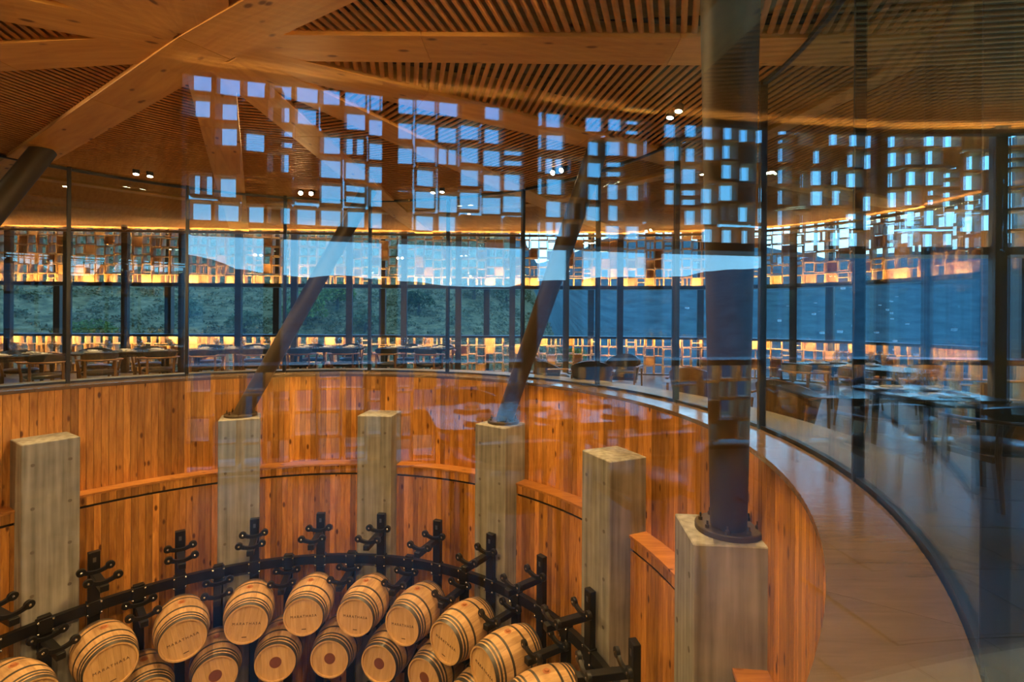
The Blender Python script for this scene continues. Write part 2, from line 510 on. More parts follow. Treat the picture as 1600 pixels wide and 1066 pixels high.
# ------------------------------------------------------------------ ring of glass: one window per bay, each with pane, mullion, rails
wn = 0
def mu(k): return -35.9 if k == 10 else MU_ANG - MU_STEP * k
for k in range(-2, 18):
    a1 = mu(k); a0 = mu(k + 1)
    p, q = pol(R_GLASS, a1), pol(R_GLASS, a0)
    d = (q - p); ln = d.length; d.normalize()
    M = Matrix.Translation(p) @ Matrix.Rotation(math.atan2(d.y, d.x), 4, 'Z')
    wn += 1
    w = tag(empty('window_%d' % wn), kind='structure'); w.matrix_world = M
    if k != 11:      # the bay in front of the viewer is butt-jointed, without a mullion
        MB().box(-0.04, 0.04, -0.05, 0.05, 0.0, 5.14).build('mullion', M_dark, w, bevel=0.006)
    Mi = M.inverted()
    if k in (11, 12):          # flat panes in front of the viewer
        MB().box(0.002 if k == 11 else 0.03, ln - 0.03, -0.010, 0.010, 0.05, 5.07).build('pane', M_glassr, w)
        MB().box(0.05, ln - 0.05, -0.035, 0.035, -0.04, 0.05).build('bottom_rail', M_dark, w)
        MB().box(0.05, ln - 0.05, -0.03, 0.03, 5.06, 5.12).build('top_rail', M_dark, w)
    else:                      # gently curved panes and rails
        def bent(nm, m_, r0, r1, z0, z1, gap, sm_=False):
            g = math.degrees(gap / R_GLASS)
            b_ = MB().arc(r0, r1, a0 + (0.0 if k == 10 else g), a1 - g, z0, z1, 10)
            b_.v = [tuple(Mi @ Vector(v_)) for v_ in b_.v]
            return b_.build(nm, m_, w, smooth=sm_)
        bent('pane', M_glassr, R_GLASS - 0.010, R_GLASS + 0.010, 0.05, 5.07, 0.03, True)
        bent('bottom_rail', M_dark, R_GLASS - 0.035, R_GLASS + 0.035, -0.04, 0.05, 0.04)
        bent('top_rail', M_dark, R_GLASS - 0.03, R_GLASS + 0.03, 5.06, 5.12, 0.04)
# closing panel where the last bay does not come out even, far behind the camera's left
# ------------------------------------------------------------------ roof: deck, beams, slats
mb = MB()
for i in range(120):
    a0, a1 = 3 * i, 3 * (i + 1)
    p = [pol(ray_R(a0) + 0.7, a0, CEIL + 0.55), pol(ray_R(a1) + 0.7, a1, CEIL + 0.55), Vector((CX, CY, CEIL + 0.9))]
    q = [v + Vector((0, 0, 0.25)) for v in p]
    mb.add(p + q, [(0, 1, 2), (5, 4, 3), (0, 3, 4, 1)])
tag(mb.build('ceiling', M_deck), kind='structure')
ZB_HUB, ZB_RING = 5.33, 5.10
BW = 0.68
def zb(r): return ZB_HUB + (ZB_RING - ZB_HUB) * min(r, 9.0) / 7.3 if r < 9 else ZB_HUB + (ZB_RING - ZB_HUB) * 9.0 / 7.3
beam_labels = ['carrying the leaning column left of centre', 'running toward the fourth table window', 'over the wide middle of the hall',
               'ending on the second leaning column', 'crossing the picture flat to the upright column', 'coming toward the viewer at upper right',
               'behind the viewer on the right', 'close overhead behind the viewer', 'overhead at upper left edge', 'flat at the left edge, upper of two',
               'flat at the left edge, lower of two', 'broad and lowest, carrying the column at the left edge', ]
for k in range(12):
    a = BEAM_ANG - 30 * k
    Lb = ray_R(a) - 0.4
    low = -0.005 if k in (10, 4) else 0.002 * k
    root = tag(empty('glulam_beam', (CX, CY, 0), R(a)), 'thick pine roof beam ' + beam_labels[k], 'beam', 'roof beams radiating from the hub')
    # beam of spliced lengths
    r_start = 0.0 if k in (10, 4) else 0.36
    cuts = [r_start, 3.1, 6.4, 9.7, 13.0, 16.3, 19.6, 22.9]
    cuts = [c for c in cuts if c < Lb - 0.8] + [Lb]
    for c0, c1 in zip(cuts, cuts[1:]):
        m = MB()
        v = []
        for x in (c0 + 0.002, c1 - 0.002):
            z = zb(x) + low
            for y, zz in ((-BW / 2, z), (BW / 2, z), (BW / 2, z + 0.55), (-BW / 2, z + 0.55)):
                v.append((x, y, zz))
        m.add(v, [(0, 1, 2, 3), (7, 6, 5, 4), (0, 4, 5, 1), (1, 5, 6, 2), (2, 6, 7, 3), (3, 7, 4, 0)])
        o = m.build('beam_length', M_beam, root, bevel=0.006)
# steel hub cap plate where the beams meet
SL = 0.127
slat_me = MB().tube([(-0.5, 0, 0), (0.5, 0, 0)], 0.037, 8, squash=0.5).mesh('slat', M_slat, smooth=True)
ns = 0
for k in range(12):
    bis = BEAM_ANG - 30 * k - 15
    root = tag(empty('ceiling_bay', (CX, CY, 0), R(bis)), kind='structure')
    stuff = MB(); purl = MB()
    t = 1.1
    c, s_ = math.cos(R(bis)), math.sin(R(bis))
    rmax = 24
    while t < rmax:
        hw = t * math.tan(R(15)) - BW / 2 / math.cos(R(15)) + 0.04
        if hw > 0.06:
            # clip to the outline
            N_ = 24; ok = []
            for i in range(N_ + 1):
                u = -hw + 2 * hw * i / N_
                x = CX + c * t - s_ * u; y = CY + s_ * t + c * u
                ok.append(inside(x, y) and inside(x + c * 0.35, y + s_ * 0.35))
            runs = []; i = 0
            while i <= N_:
                if ok[i]:
                    j = i
                    while j < N_ and ok[j + 1]: j += 1
                    runs.append((i, j)); i = j
                i += 1
            for i, j in runs:
                if j - i < 1: continue
                u0 = -hw + 2 * hw * i / N_; u1 = -hw + 2 * hw * j / N_
                um = (u0 + u1) / 2
                rr = math.hypot(t, um)
                z = zb(min(rr, 9.0)) + 0.075
                wx = CX + c * t - s_ * um; wy = CY + s_ * t + c * um
                if math.hypot(wx, wy) < 8.6 and wy > -1.5:
                    o = link('slat', slat_me, root)
                    o.location = (t, um, z); o.rotation_euler = (0, 0, R(90)); o.scale = (u1 - u0, 1, 1)
                    ns += 1
                else:
                    stuff.tube([(t, u0, z), (t, u1, z)], 0.037, 8, cap=False, squash=0.5)
        t += SL
    if stuff.v:
        o = stuff.build('slats', M_slat, root, smooth=True); tag(o, kind='stuff')
    # tie beam running from beam to beam outside the glass ring
    tt = 9.35
    if all(inside(CX + c * (tt + 0.9) - s_ * u_, CY + s_ * (tt + 0.9) + c * u_) for u_ in (-2.2, 0, 2.2)):
        hw = tt * math.tan(R(15)) - BW / 2 / math.cos(R(15))
        MB().box(tt - 0.17, tt + 0.17, -hw, hw, zb(9) - 0.0, zb(9) + 0.3).build('tie_beam', M_tie, root, bevel=0.006)
    # purlins above the slats
    for f in (-0.5, 0.0, 0.5):
        p0 = 2.2; p1 = 13.5
        w_ = math.tan(R(15)) * f * 2 * 0.8
        purl.add(*(lambda m: (m.v, m.f))(MB().tube([(p0, p0 * w_, zb(p0) + 0.22), (9, 9 * w_, zb(9) + 0.22), (p1, p1 * w_, zb(9) + 0.22)], 0.07, 4)))
    purl.build('purlins', M_deck, root)

# ------------------------------------------------------------------ facade: windows, posts, screens of timber boxes, LED strips
BOX = 0.385
def box_mesh(kind):
    h = 0.184; th = 0.018; D = 0.12
    m = MB()
    m.box(-h, h, -D, D, -h, -h + th); m.box(-h, h, -D, D, h - th, h)
    m.box(-h, -h + th, -D, D, -h + th, h - th); m.box(h - th, h, -D, D, -h + th, h - th)
    if kind == 'back': m.box(-h + th, h - th, -D, -D + 0.018, -h + th, h - th)
    if kind == 'front': m.box(-h + th, h - th, D - 0.03, D - 0.012, -h + th, h - th)
    if kind == 'half': m.box(-h + th, h - th, -D, D, -0.011, 0.011)
    if kind == 'split': m.box(-0.010, 0.010, -D, D, -h + th, h - th)
    return m.mesh('timber_box', M_box)
BM = {k: box_mesh(k) for k in ('open', 'back', 'front', 'half', 'split')}
nbay = 0
for i in range(len(POSTS) - 1):
    p, q = POSTS[i], POSTS[i + 1]
    d = q - p; ln = d.length; d.normalize()
    ang = math.atan2(d.y, d.x)
    if ln < 0.8: continue
    # local x along the facade, local y to the inside (left of travel)
    M = Matrix.Translation((p.x, p.y, 0)) @ Matrix.Rotation(ang, 4, 'Z')
    wn += 1; nbay += 1
    w = tag(empty('window_%d' % wn), kind='structure'); w.matrix_world = M
    Y = 0.50
    MB().box(0.0, ln, Y - 0.01, Y + 0.01, ZF + 0.06, CEIL).build('pane', M_glassf, w)
    MB().box(-0.12, 0.12, Y - 0.08, Y + 0.10, ZF, CEIL).build('post', M_post, w, bevel=0.008)
    MB().box(0.12, ln - 0.12, Y - 0.04, Y + 0.05, ZF, ZF + 0.06).build('bottom_rail', M_post, w)
    MB().box(0.12, ln - 0.12, Y - 0.04, Y + 0.06, CEIL - 0.06, CEIL + 0.02).build('top_rail', M_post, w)
    s = tag(empty('wall_screen_%d' % nbay), kind='structure'); s.matrix_world = M
    # dark rails bounding the opening, outer posts behind it
    MB().box(0, ln, -0.16, 0.16, Z_UP - 0.11, Z_UP).build('screen_rail', M_post, s)
    MB().box(0, ln, -0.16, 0.16, Z_RAIL, Z_RAIL + 0.05).build('screen_rail', M_post, s)
    MB().box(0, ln, -0.16, 0.20, CEIL - 0.03, CEIL + 0.10).build('screen_rail', M_post, s)
    if i % 2 == 0:
        MB().box(0.95, 1.20, -0.55, -0.30, -3.0, CEIL).build('outer_post', M_post, s)
    nc = max(1, int(round(ln / BOX))); pw = ln / nc
    for cidx in range(nc):
        off = rnd.choice((-0.05, -0.02, 0.0, 0.03, 0.05))
        for r_ in range(10):
            if r_ < 6: z = Z_UP + 0.2 + 0.385 * r_
            else: z = Z_RAIL - 0.19 - 0.372 * (r_ - 6)
            edge = r_ in (0, 5, 6)
            zz = z + (0 if edge else off + rnd.uniform(-0.015, 0.015))
            kd = rnd.choices(('open', 'back', 'front', 'half', 'split'), (66, 13, 8, 4, 9))[0]
            o = link('timber_box', BM[kd], s)
            o.location = ((cidx + 0.5) * pw + rnd.uniform(-0.012, 0.012), rnd.uniform(-0.05, 0.05), zz)
            o.rotation_euler = (0, 0, R(rnd.choice((0, 0, 0, -5, 5, 8, -8))))
            o.scale = (pw / BOX * rnd.uniform(0.95, 1.0), 1, rnd.uniform(0.95, 1.0))
    MB().box(0.02, ln - 0.02, 0.36, 0.39, Z_UP - 0.02, Z_UP).build('led_strip', M_led, s)
    MB().box(0, ln, 0.16, 0.43, Z_UP - 0.11, Z_UP - 0.03).build('led_channel', M_post, s)
    MB().box(0, ln, 0.415, 0.43, Z_UP - 0.03, Z_UP + 0.035).build('led_lip', M_post, s)
    MB().box(0.02, ln - 0.02, 0.36, 0.39, Z_RAIL - 0.01, Z_RAIL + 0.01).build('led_strip', M_led, s)
    MB().box(0, ln, 0.16, 0.43, Z_RAIL + 0.012, Z_RAIL + 0.05).build('led_channel', M_post, s)
    MB().box(0, ln, 0.415, 0.43, Z_RAIL - 0.05, Z_RAIL + 0.012).build('led_lip', M_post, s)
    # cove: strip in a trough washing the soffit board at the head of the windows
    MB().box(0.0, ln, 0.60, 1.60, CEIL - 0.13, CEIL - 0.11).build('soffit_board', M_beam, s)
    MB().box(0.10, ln - 0.10, 0.66, 0.69, CEIL - 0.30, CEIL - 0.28).build('cove_strip', M_cove, s)
    MB().box(0.0, ln, 0.60, 0.74, CEIL - 0.34, CEIL - 0.31).build('cove_trough', M_post, s)
    MB().box(0.0, ln, 0.725, 0.74, CEIL - 0.31, CEIL - 0.26).build('cove_lip', M_post, s)

# closing walls out of the photograph's view
def wall(name, a, b, z0, z1, m, th=0.2):
    d = Vector(b) - Vector(a); ln = d.length; ang = math.atan2(d.y, d.x)
    o = tag(MB().box(0, ln, -th, 0, z0, z1).build(name, m), kind='structure')
    o.matrix_world = Matrix.Translation((a[0], a[1], 0)) @ Matrix.Rotation(ang, 4, 'Z')
    return o
wall('wall_left', (-26.2, 19.6), (-26.2, -9.0), ZF - 0.3, CEIL + 0.6, M_unseen)
wall('wall_back', (-26.2, -9.0), (-2.0, -9.0), ZF - 0.3, CEIL + 0.6, M_unseen)
wall('wall_reflection_block', (-2.0, -9.0), (POSTS[0].x, POSTS[0].y), ZF - 0.3, CEIL + 0.6, M_unseen)  # unseen dark wall added to end the facade's reflection in the near pane

# ------------------------------------------------------------------ concrete piers and leaning steel columns
pier_txt = ['left edge, hidden pier', 'leftmost pier in view, flat topped without a column', 'tall pier carrying the leaning column at left',
            'narrow flat topped pier in the middle of the well', 'pier carrying the second leaning column', 'flat topped pier right of the black rack',
            'pier with round base plate under the upright column', '', '']
for k, a in enumerate(PIER_A[:8]):
    if k in (0, 7): continue
    root = tag(empty('concrete_pier', pol(6.95, a, HALL), R(a)), 'board-marked concrete ' + pier_txt[k], 'pier', 'concrete piers round the well')
    h = Z_PIER - HALL
    MB().box(-0.45, 0.42, -0.47, 0.47, 0, h).build('shaft', M_conc, root, bevel=0.015)
    hole = MB().lathe([(0.012, 0), (0.035, 0), (0.035, 0.006), (0.012, 0.006)], 12, Matrix.Translation((-0.452, 0, 0)) @ Matrix.Rotation(R(-90), 4, 'Y')).mesh('tie_hole', plain('tie_hole_grey', (0.14, 0.12, 0.10), 0.9))
    for zz in (0.45, 1.35, 2.25, 3.15, 4.05):
        for yy in (-0.30, 0.30):
            o = link('tie_hole', hole, root); o.location = (0, yy, h - zz)
col_txt = {0: 'at the left edge, only its upper end in view', 2: 'leaning right across the far windows, left of centre',
           4: 'leaning steeply in the middle behind the reflections', 6: 'standing nearly upright on the nearest pier at right'}
for k in (0, 2, 4, 6):
    a = PIER_A[k]
    b = pol(7.05, a, Z_PIER)
    ta = a - 27.7
    if k == 6: ta = a - 27.0
    tp = pol(6.76, ta, zb(6.76) + 0.03)
    root = tag(empty('steel_column', b), 'round bronze steel column ' + col_txt[k], 'column', 'leaning steel columns round the well')
    d = (tp - b)
    v = d.normalized()
    MB().tube([v * 0.02, d], 0.215, 40).build('shaft', M_steel, root, smooth=True)
    pl = MB().lathe([(0.40, 0), (0.40, 0.06), (0.39, 0.07)], 40).build('base_plate', M_steel, root, smooth=True)
    for j in range(8):
        an = R(45 * j + 20)
        o = MB().lathe([(0.028, 0.07), (0.028, 0.11), (0.014, 0.112), (0.014, 0.16)], 6, Matrix.Translation((0.33 * math.cos(an), 0.33 * math.sin(an), 0))).build('bolt', M_steel, pl)

# ------------------------------------------------------------------ barrel rack: curved rail, posts, arms with cradles
def cradle_mesh():
    m = MB()
    W = 0.25
    pts = []
    for i in range(9):
        u = -1 + 2 * i / 8
        pts.append((0, W * u, 0.075 * u * u))
    # flat bar, swept: thickness in x
    vs = []; fs = []
    for i, (x, y, z) in enumerate(pts):
        u = -1 + 2 * i / 8
        h = 0.038 + 0.022 * abs(u) ** 3
        vs += [(-0.03, y, z - h), (0.03, y, z - h), (0.03, y, z + h), (-0.03, y, z + h)]
    for i in range(8):
        b = 4 * i; c = b + 4
        for k in range(4):
            fs.append((b + k, c + k, c + (k + 1) % 4, b + (k + 1) % 4))
    fs += [(0, 1, 2, 3), (35, 34, 33, 32)]
    m.add(vs, fs)
    for sgn in (-1, 1):
        m.lathe([(0.078, -0.036), (0.085, -0.03), (0.085, 0.03), (0.078, 0.036)], 20, Matrix.Translation((0, sgn * W, 0.075)) @ Matrix.Rotation(R(90), 4, 'Y'))
    return m.mesh('cradle', M_rack, smooth=True)
CR = cradle_mesh()
BOLT = MB().lathe([(0.024, 0), (0.024, 0.014), (0.014, 0.022)], 8).mesh('bolt', M_bolt)
RBM = MB().lathe([(0.023, 0), (0.023, 0.01), (0.012, 0.016)], 8, Matrix.Translation((-0.036, 0, 0.075)) @ Matrix.Rotation(R(-90), 4, 'Y')).mesh('pin', M_bolt)
ARM = MB().box(-0.98, -0.06, -0.075, 0.075, -0.16, -0.03).mesh('arm', M_rack, bevel=0.008)
KEY = MB().box(-0.072, -0.06, -0.028, 0.028, -0.05, 0.05).mesh('key_plate', plain('key_plate_grey', (0.16, 0.15, 0.14), 0.4, 0.7))
zr = -4.81
rail = tag(empty('rack_rail', (0, 0, 0)), 'curved black steel rail tying the barrel rack posts together', 'rail')
RL = []
for k in range(-4, 26):
    a1 = RK_ANG - RK_STEP / 2 * k; a0 = a1 - RK_STEP / 2
    if a0 < -30: break
    RL.append(MB().arc(R_RACK - 0.06, R_RACK + 0.06, a0 + 0.9, a1 - 0.9, zr - 0.11, zr + 0.11, 4).build('rail_length', M_rack, rail, bevel=0))
z_arm = {0: (-3.98, -6.05, -8.1), 1: (-5.02, -7.05)}
names_t = ['at the left edge', 'second from the left', 'third from the left', 'fourth from the left', 'fifth from the left', 'sixth from the left',
           'seventh from the left', 'eighth from the left', 'ninth from the left', 'beside the flat topped pier', 'lowest at the right', 'rightmost', 'second of the hidden end', 'third of the hidden end']
ti = si = 0
for h in range(-3, 24):
    k = h / 2
    a = RK_ANG - RK_STEP * k
    if a < -20: break
    tall = (h % 2 == 0)
    ztop = -3.59 if tall else -4.62
    if tall:
        lab = 'tall black steel rack post with empty cradle arm, ' + names_t[ti]; ti += 1
    else:
        lab = 'short black rack post below the rail, ' + names_t[si]; si += 1
    root = tag(empty('rack_post', pol(R_RACK, a, HALL), R(a)), lab, 'rack post', 'posts of the barrel rack')
    H0 = -HALL
    post = MB().box(-0.065, 0.065, -0.105, 0.105, 0, ztop + H0).build('post', M_rack, root, bevel=0.008)
    o = link('key_plate', KEY, post); o.location = (0, 0, ztop + H0 - 0.17)
    # clamp around the rail
    MB().box(-0.085, 0.085, -0.13, 0.13, zr + H0 - 0.17, zr + H0 + 0.14).build('clamp', M_rack, root, bevel=0.008)
    for by in (-0.118, 0.118):
        for bz in (-0.13, 0.10):
            o = link('bolt', BOLT, post); o.matrix_local = Matrix.Translation((-0.085, by, zr + H0 + bz)) @ Matrix.Rotation(R(-90), 4, 'Y')
    for za in z_arm[0 if tall else 1]:
        arm = link('arm', ARM, root); arm.location = (0, 0, za + H0 + 0.0)
        for x in (-0.20, -0.86):
            c_ = link('cradle', CR, arm); c_.location = (x, 0, 0.0)
            for py in (-0.25, 0.25):
                o = link('pin', RBM, arm); o.location = (x, py, 0.0)

# ------------------------------------------------------------------ barrels
L2, RH, RBEL = 0.62, 0.445, 0.545
def brad(z):
    u = z / L2
    return RBEL - (RBEL - RH) * abs(u) ** 1.9
NST = 26
def stave_mesh():
    m = MB(); vs = []; fs = []
    da = math.pi / NST * 0.995
    zs = [-L2 + 2 * L2 * i / 12 for i in range(13)]
    for z in zs:
        r = brad(z)
        for an, rr in ((-da, r), (0, r * 1.002), (da, r), (da, r - 0.03), (-da, r - 0.03)):
            vs.append((rr * math.cos(an), rr * math.sin(an), z))
    for i in range(12):
        b = 5 * i; c = b + 5
        for k in range(5): fs.append((b + k, b + (k + 1) % 5, c + (k + 1) % 5, c + k))
    fs += [(4, 3, 2, 1, 0), tuple(60 + k for k in range(5))]
    return m.add(vs, fs).mesh('stave', M_stave, smooth=True)
STV = stave_mesh()
def hoop_mesh(z0, z1):
    m = MB(); r0, r1 = brad(z0) + 0.004, brad(z1) + 0.004
    m.lathe([(r0 - 0.006, z0), (r0, z0), (r1, z1), (r1 - 0.006, z1), (r0 - 0.006, z0)], 48, close=False)
    return m.mesh('hoop', M_hoop, smooth=True)
HOOPS = []
for sg in (-1, 1):
    for z0, z1 in ((0.545, 0.618), (0.475, 0.515), (0.40, 0.438), (0.19, 0.238)):
        HOOPS.append(hoop_mesh(sg * z0, sg * z1) if sg > 0 else hoop_mesh(-z1, -z0))
def head_planks():
    res = []
    r = RH - 0.028; w = 2 * r / 7
    for i in range(7):
        x0, x1 = -r + i * w + 0.001, -r + (i + 1) * w - 0.001
        f = []
        xs = [x0 + (x1 - x0) * j / 4 for j in range(5)]
        topp = [(x, math.sqrt(max(0.0, r * r - x * x))) for x in xs]
        poly = topp + [(x, -y) for x, y in reversed(topp)]
        n_ = len(poly)
        vs = [(x, y, -L2 + 0.035) for x, y in poly] + [(x, y, -L2 + 0.06) for x, y in poly]
        fs = [tuple(range(n_)), tuple(range(2 * n_ - 1, n_ - 1, -1))] + [(j, (j + 1) % n_, n_ + (j + 1) % n_, n_ + j) for j in range(n_)]
        res.append(MB().add(vs, fs).mesh('head_plank', M_head))
    return res
HP = head_planks()
CHIME = MB().lathe([(RH + 0.001, -L2 - 0.001), (RH - 0.03, -L2 - 0.001), (RH - 0.03, -L2 + 0.05)], 48, close=False).mesh('chime', M_head, smooth=True)
BACK = MB().lathe([(RH - 0.03, L2 - 0.06), (RH - 0.03, L2 - 0.04)], 32).mesh('back_head', M_head)
BUNG = MB().lathe([(0.075, 0), (0.075, 0.004), (0.045, 0.005), (0.040, 0.035), (0.0, 0.037)], 20, close=False).mesh('bung', M_bung, smooth=True)
STAMP = MB().lathe([(0.13, -L2 + 0.030), (0.13, -L2 + 0.036)], 32).mesh('round_stamp', M_stain)
def text_mesh(txt, size):
    cu = bpy.data.curves.new('txt', 'FONT'); cu.body = txt; cu.size = size; cu.align_x = 'CENTER'; cu.align_y = 'CENTER'; cu.extrude = 0.002
    cu.space_character = 1.35
    ob = bpy.data.objects.new('txt', cu); col.objects.link(ob)
    dg = bpy.context.evaluated_depsgraph_get()
    me = bpy.data.meshes.new_from_object(ob.evaluated_get(dg))
    bpy.data.objects.remove(ob)
    me.materials.clear(); me.materials.append(M_ink)
    return me
TXT = text_mesh('MARATHASA', 0.082)
TXT2 = MB().box(-0.05, 0.05, -0.009, 0.009, 0.0, 0.002).mesh('stamped_mark', M_ink)
def barrel(a, z, spin, stamp, lab):
    """axis radial; local -Z (front head) toward the well axis, local +Y up"""
    rc = 5.43
    root = tag(empty('wine_barrel'), lab, 'barrel', 'wine barrels on the rack')
    ca, sa = math.cos(R(a)), math.sin(R(a))
    ez = Vector((ca, sa, 0)); ey = Vector((0, 0, 1)); ex = ey.cross(ez)
    Mx = Matrix((ex, ey, ez)).transposed().to_4x4()
    root.matrix_world = Matrix.Translation(pol(rc, a, z)) @ Mx
    st = []
    for i in range(NST):
        o = link('stave', STV, root); o.rotation_euler = (0, 0, 2 * math.pi * i / NST + math.pi / 2)
    for hm in HOOPS: link('hoop', hm, root)
    sp = Matrix.Rotation(R(spin), 4, 'Z')
    for hp in HP:
        o = link('head_plank', hp, root); o.matrix_local = sp
    link('chime', CHIME, root); link('back_head', BACK, root)
    o = link('bung', BUNG, root); o.matrix_local = Matrix.Translation((0, RBEL - 0.002, 0.02)) @ Matrix.Rotation(R(-90), 4, 'X')
    if stamp == 'text':
        o = link('stamped_name', TXT, root)
        o.matrix_local = sp @ Matrix.Translation((0, 0.0, -L2 + 0.033)) @ Matrix.Rotation(R(180), 4, 'Y')
        o = link('stamped_mark', TXT2, root)
        o.matrix_local = sp @ Matrix.Translation((0, -0.30, -L2 + 0.033)) @ Matrix.Rotation(R(180), 4, 'Y')
    else:
        link('round_stamp', STAMP, root)
up_txt = ['cut by the left edge', 'second from the left', 'third from the left', 'fourth from the left', 'fifth from the left', 'sixth from the left',
          'seventh from the left', 'eighth from the left', 'ninth from the left', 'rightmost', '']
for j, k in enumerate(range(-1, 9)):
    barrel(RK_ANG - RK_STEP * k, -5.43, rnd.uniform(-12, 12), 'text', 'oak barrel with stamped name on its head, upper row, ' + up_txt[j])
lo_txt = ['at the left', 'under the second and third upper barrels', 'under the third and fourth upper barrels', 'under the fourth and fifth upper barrels', 'under the fifth and sixth upper barrels',
          'under the sixth and seventh upper barrels', 'under the seventh and eighth upper barrels', 'under the eighth and ninth upper barrels', 'lowest at the right', '']
for j, k in enumerate(range(0, 9)):
    barrel(RK_ANG - RK_STEP * (k + 0.5) , -6.44, rnd.uniform(-12, 12), 'disc', 'oak barrel with round wine-red stamp, lower row, ' + lo_txt[j])

# ------------------------------------------------------------------ ceiling lamps
spot_txt = ['far left, first pair', 'left of the leaning column', 'right of the leaning column', 'right of centre', 'near the upright column', 'at upper right',
            'behind the viewer', 'overhead behind', 'overhead left', 'upper left corner', 'left edge', 'left']
def spot_light(parent, loc, target, power, size, blend=0.6, radius=0.04):
    ld = bpy.data.lights.new('spot_bulb', 'SPOT'); ld.energy = power; ld.color = WARM
    ld.spot_size = R(size); ld.spot_blend = blend; ld.shadow_soft_size = radius
    lo = bpy.data.objects.new('spot_bulb', ld); col.objects.link(lo); lo.parent = parent
    d = (Vector(target) - Vector(loc))
    lo.rotation_euler = d.to_track_quat('-Z', 'Y').to_euler()
    return lo, d.normalized()
HOUS = MB().lathe([(0.045, 0.0), (0.055, 0.02), (0.055, 0.16), (0.03, 0.17)], 16).mesh('housing', M_dark, smooth=True)
LENS = MB().lathe([(0.042, -0.004), (0.042, 0.0)], 16).mesh('lens', M_lens)
for k in range(12):
    a = 132 - 30 * k
    for sgn, side in ((-1.1, 'left'), (1.1, 'right')):
        p = pol(7.15, a + sgn, 5.06)
        tgt = pol(5.2, a + sgn * 3 + 180 * 0, -5.5) if k % 2 == 0 else pol(7.2, a + 180 + sgn * 8, -3.0)
        root = tag(empty('ceiling_spotlight', p), 'small lit spotlight over the well rim, %s of pair %s' % (side, spot_txt[k]), 'spotlight', 'spotlights in pairs over the well')
        lo, d = spot_light(root, p, tgt, SPOT_POWER, 95 if k % 2 == 0 else 75)
        q = (-d).to_track_quat('Z', 'Y').to_matrix().to_4x4()
        q = q @ Matrix.Scale(1.35, 4)
        h_ = link('housing', HOUS, root); h_.matrix_local = q
        l_ = link('lens', LENS, root); l_.matrix_local = q
        lo.location = d * 0.05
        st = MB().tube([(0, 0, 0.10), (0, 0, 0.20)], 0.012, 6).build('stem', M_dark, root)
# downlights added over the dining ring for ambient light
dl_txt = ['far left', 'left', 'left of the first leaning column', 'between the leaning columns', 'over the lounge chairs', 'beyond the right mullions', 'over the near right table',
          'right behind the viewer', 'behind the viewer', 'behind at left', 'left behind', 'left edge', 'left corner', 'outer left']
for k in range(7):
    a = 140 - 22 * k
    p = pol(10.2, a, 5.10)
    root = tag(empty('added_downlight', p), 'small round added ambient downlight over the dining ring, ' + dl_txt[k], 'downlight', 'added ambient downlights over the dining ring')
    lo, d = spot_light(root, p, (p.x, p.y, 0), ROOM_POWER * (1.0 if k < 5 else 0.55), 120, 0.8)
    h_ = link('housing', HOUS, root); l_ = link('lens', LENS, root)
    lo.location = (0, 0, -0.03)
# small white dome camera under the far ceiling edge
cc = pol(1, 0); pc = Vector((-14.9, 19.2, 5.0))
root = tag(empty('security_camera', pc), 'small white security camera under the ceiling edge at far left', 'camera')
MB().lathe([(0.09, 0.10), (0.10, 0.06), (0.10, 0.02)], 16).build('mount', M_white, root, smooth=True)
MB().lathe([(0.10, 0.02), (0.09, -0.05), (0.05, -0.10), (0.0, -0.11)], 16, close=False).build('dome', M_dark, root, smooth=True)
MB().tube([(0, 0, 0.10), (0, 0, 0.30)], 0.03, 8).build('stem', M_white, root)

# ------------------------------------------------------------------ furniture
def make_chair():
    t = empty('dining_armchair')
    seat = MB().lathe([(0.0, 0.0), (0.22, 0.0), (0.25, 0.025), (0.25, 0.05), (0.21, 0.075), (0.0, 0.08)], 20, Matrix.Translation((0, 0, 0.40)) @ Matrix.Diagonal((1.02, 0.96, 1, 1)), close=False)
    seat.build('seat', M_seat, t, smooth=True)
    # curved padded back (crescent)
    m = MB(); vs = []; fs = []; n_ = 12
    for i in range(n_ + 1):
        u = -1 + 2 * i / n_
        an = R(90 + 62 * u)
        hh = 0.10 * (1 - 0.75 * u * u)
        for rr, z in ((0.245, 0.735 - hh), (0.285, 0.735 - hh * 0.9), (0.290, 0.735 + hh * 0.55), (0.255, 0.735 + hh * 0.6)):
            vs.append((rr * math.cos(an), -rr * math.sin(an), z))
    for i in range(n_):
        b = 4 * i; c = b + 4
        for k in range(4): fs.append((b + k, c + k, c + (k + 1) % 4, b + (k + 1) % 4))
    fs += [(0, 1, 2, 3), (4 * n_ + 3, 4 * n_ + 2, 4 * n_ + 1, 4 * n_)]
    m.add(vs, fs).build('backrest', M_seat, t, smooth=True)
    # bent wooden arm rail
    pts = [(0.30, 0.17, 0.655), (0.295, 0.02, 0.66)] + [(0.30 * math.cos(R(-a_)), 0.30 * math.sin(R(-a_)), 0.665) for a_ in range(10, 171, 16)] + [(-0.295, 0.02, 0.66), (-0.30, 0.17, 0.655)]
    MB().tube(pts, 0.026, 8, squash=0.55).build('arm_rail', M_cwood, t, smooth=True)
    for sx in (-1, 1):
        MB().tube([(sx * 0.25, 0.21, 0), (sx * 0.255, 0.19, 0.42), (sx * 0.295, 0.12, 0.65)], [0.013, 0.021, 0.016], 8).build('leg', M_cwood, t, smooth=True)
        MB().tube([(sx * 0.21, -0.25, 0), (sx * 0.20, -0.20, 0.42), (sx * 0.20, -0.215, 0.65)], [0.013, 0.022, 0.017], 8).build('leg', M_cwood, t, smooth=True)
        MB().box(-0.012 + sx * 0.225, 0.012 + sx * 0.225, -0.19, 0.19, 0.355, 0.40).build('seat_rail', M_cwood, t)
    return t
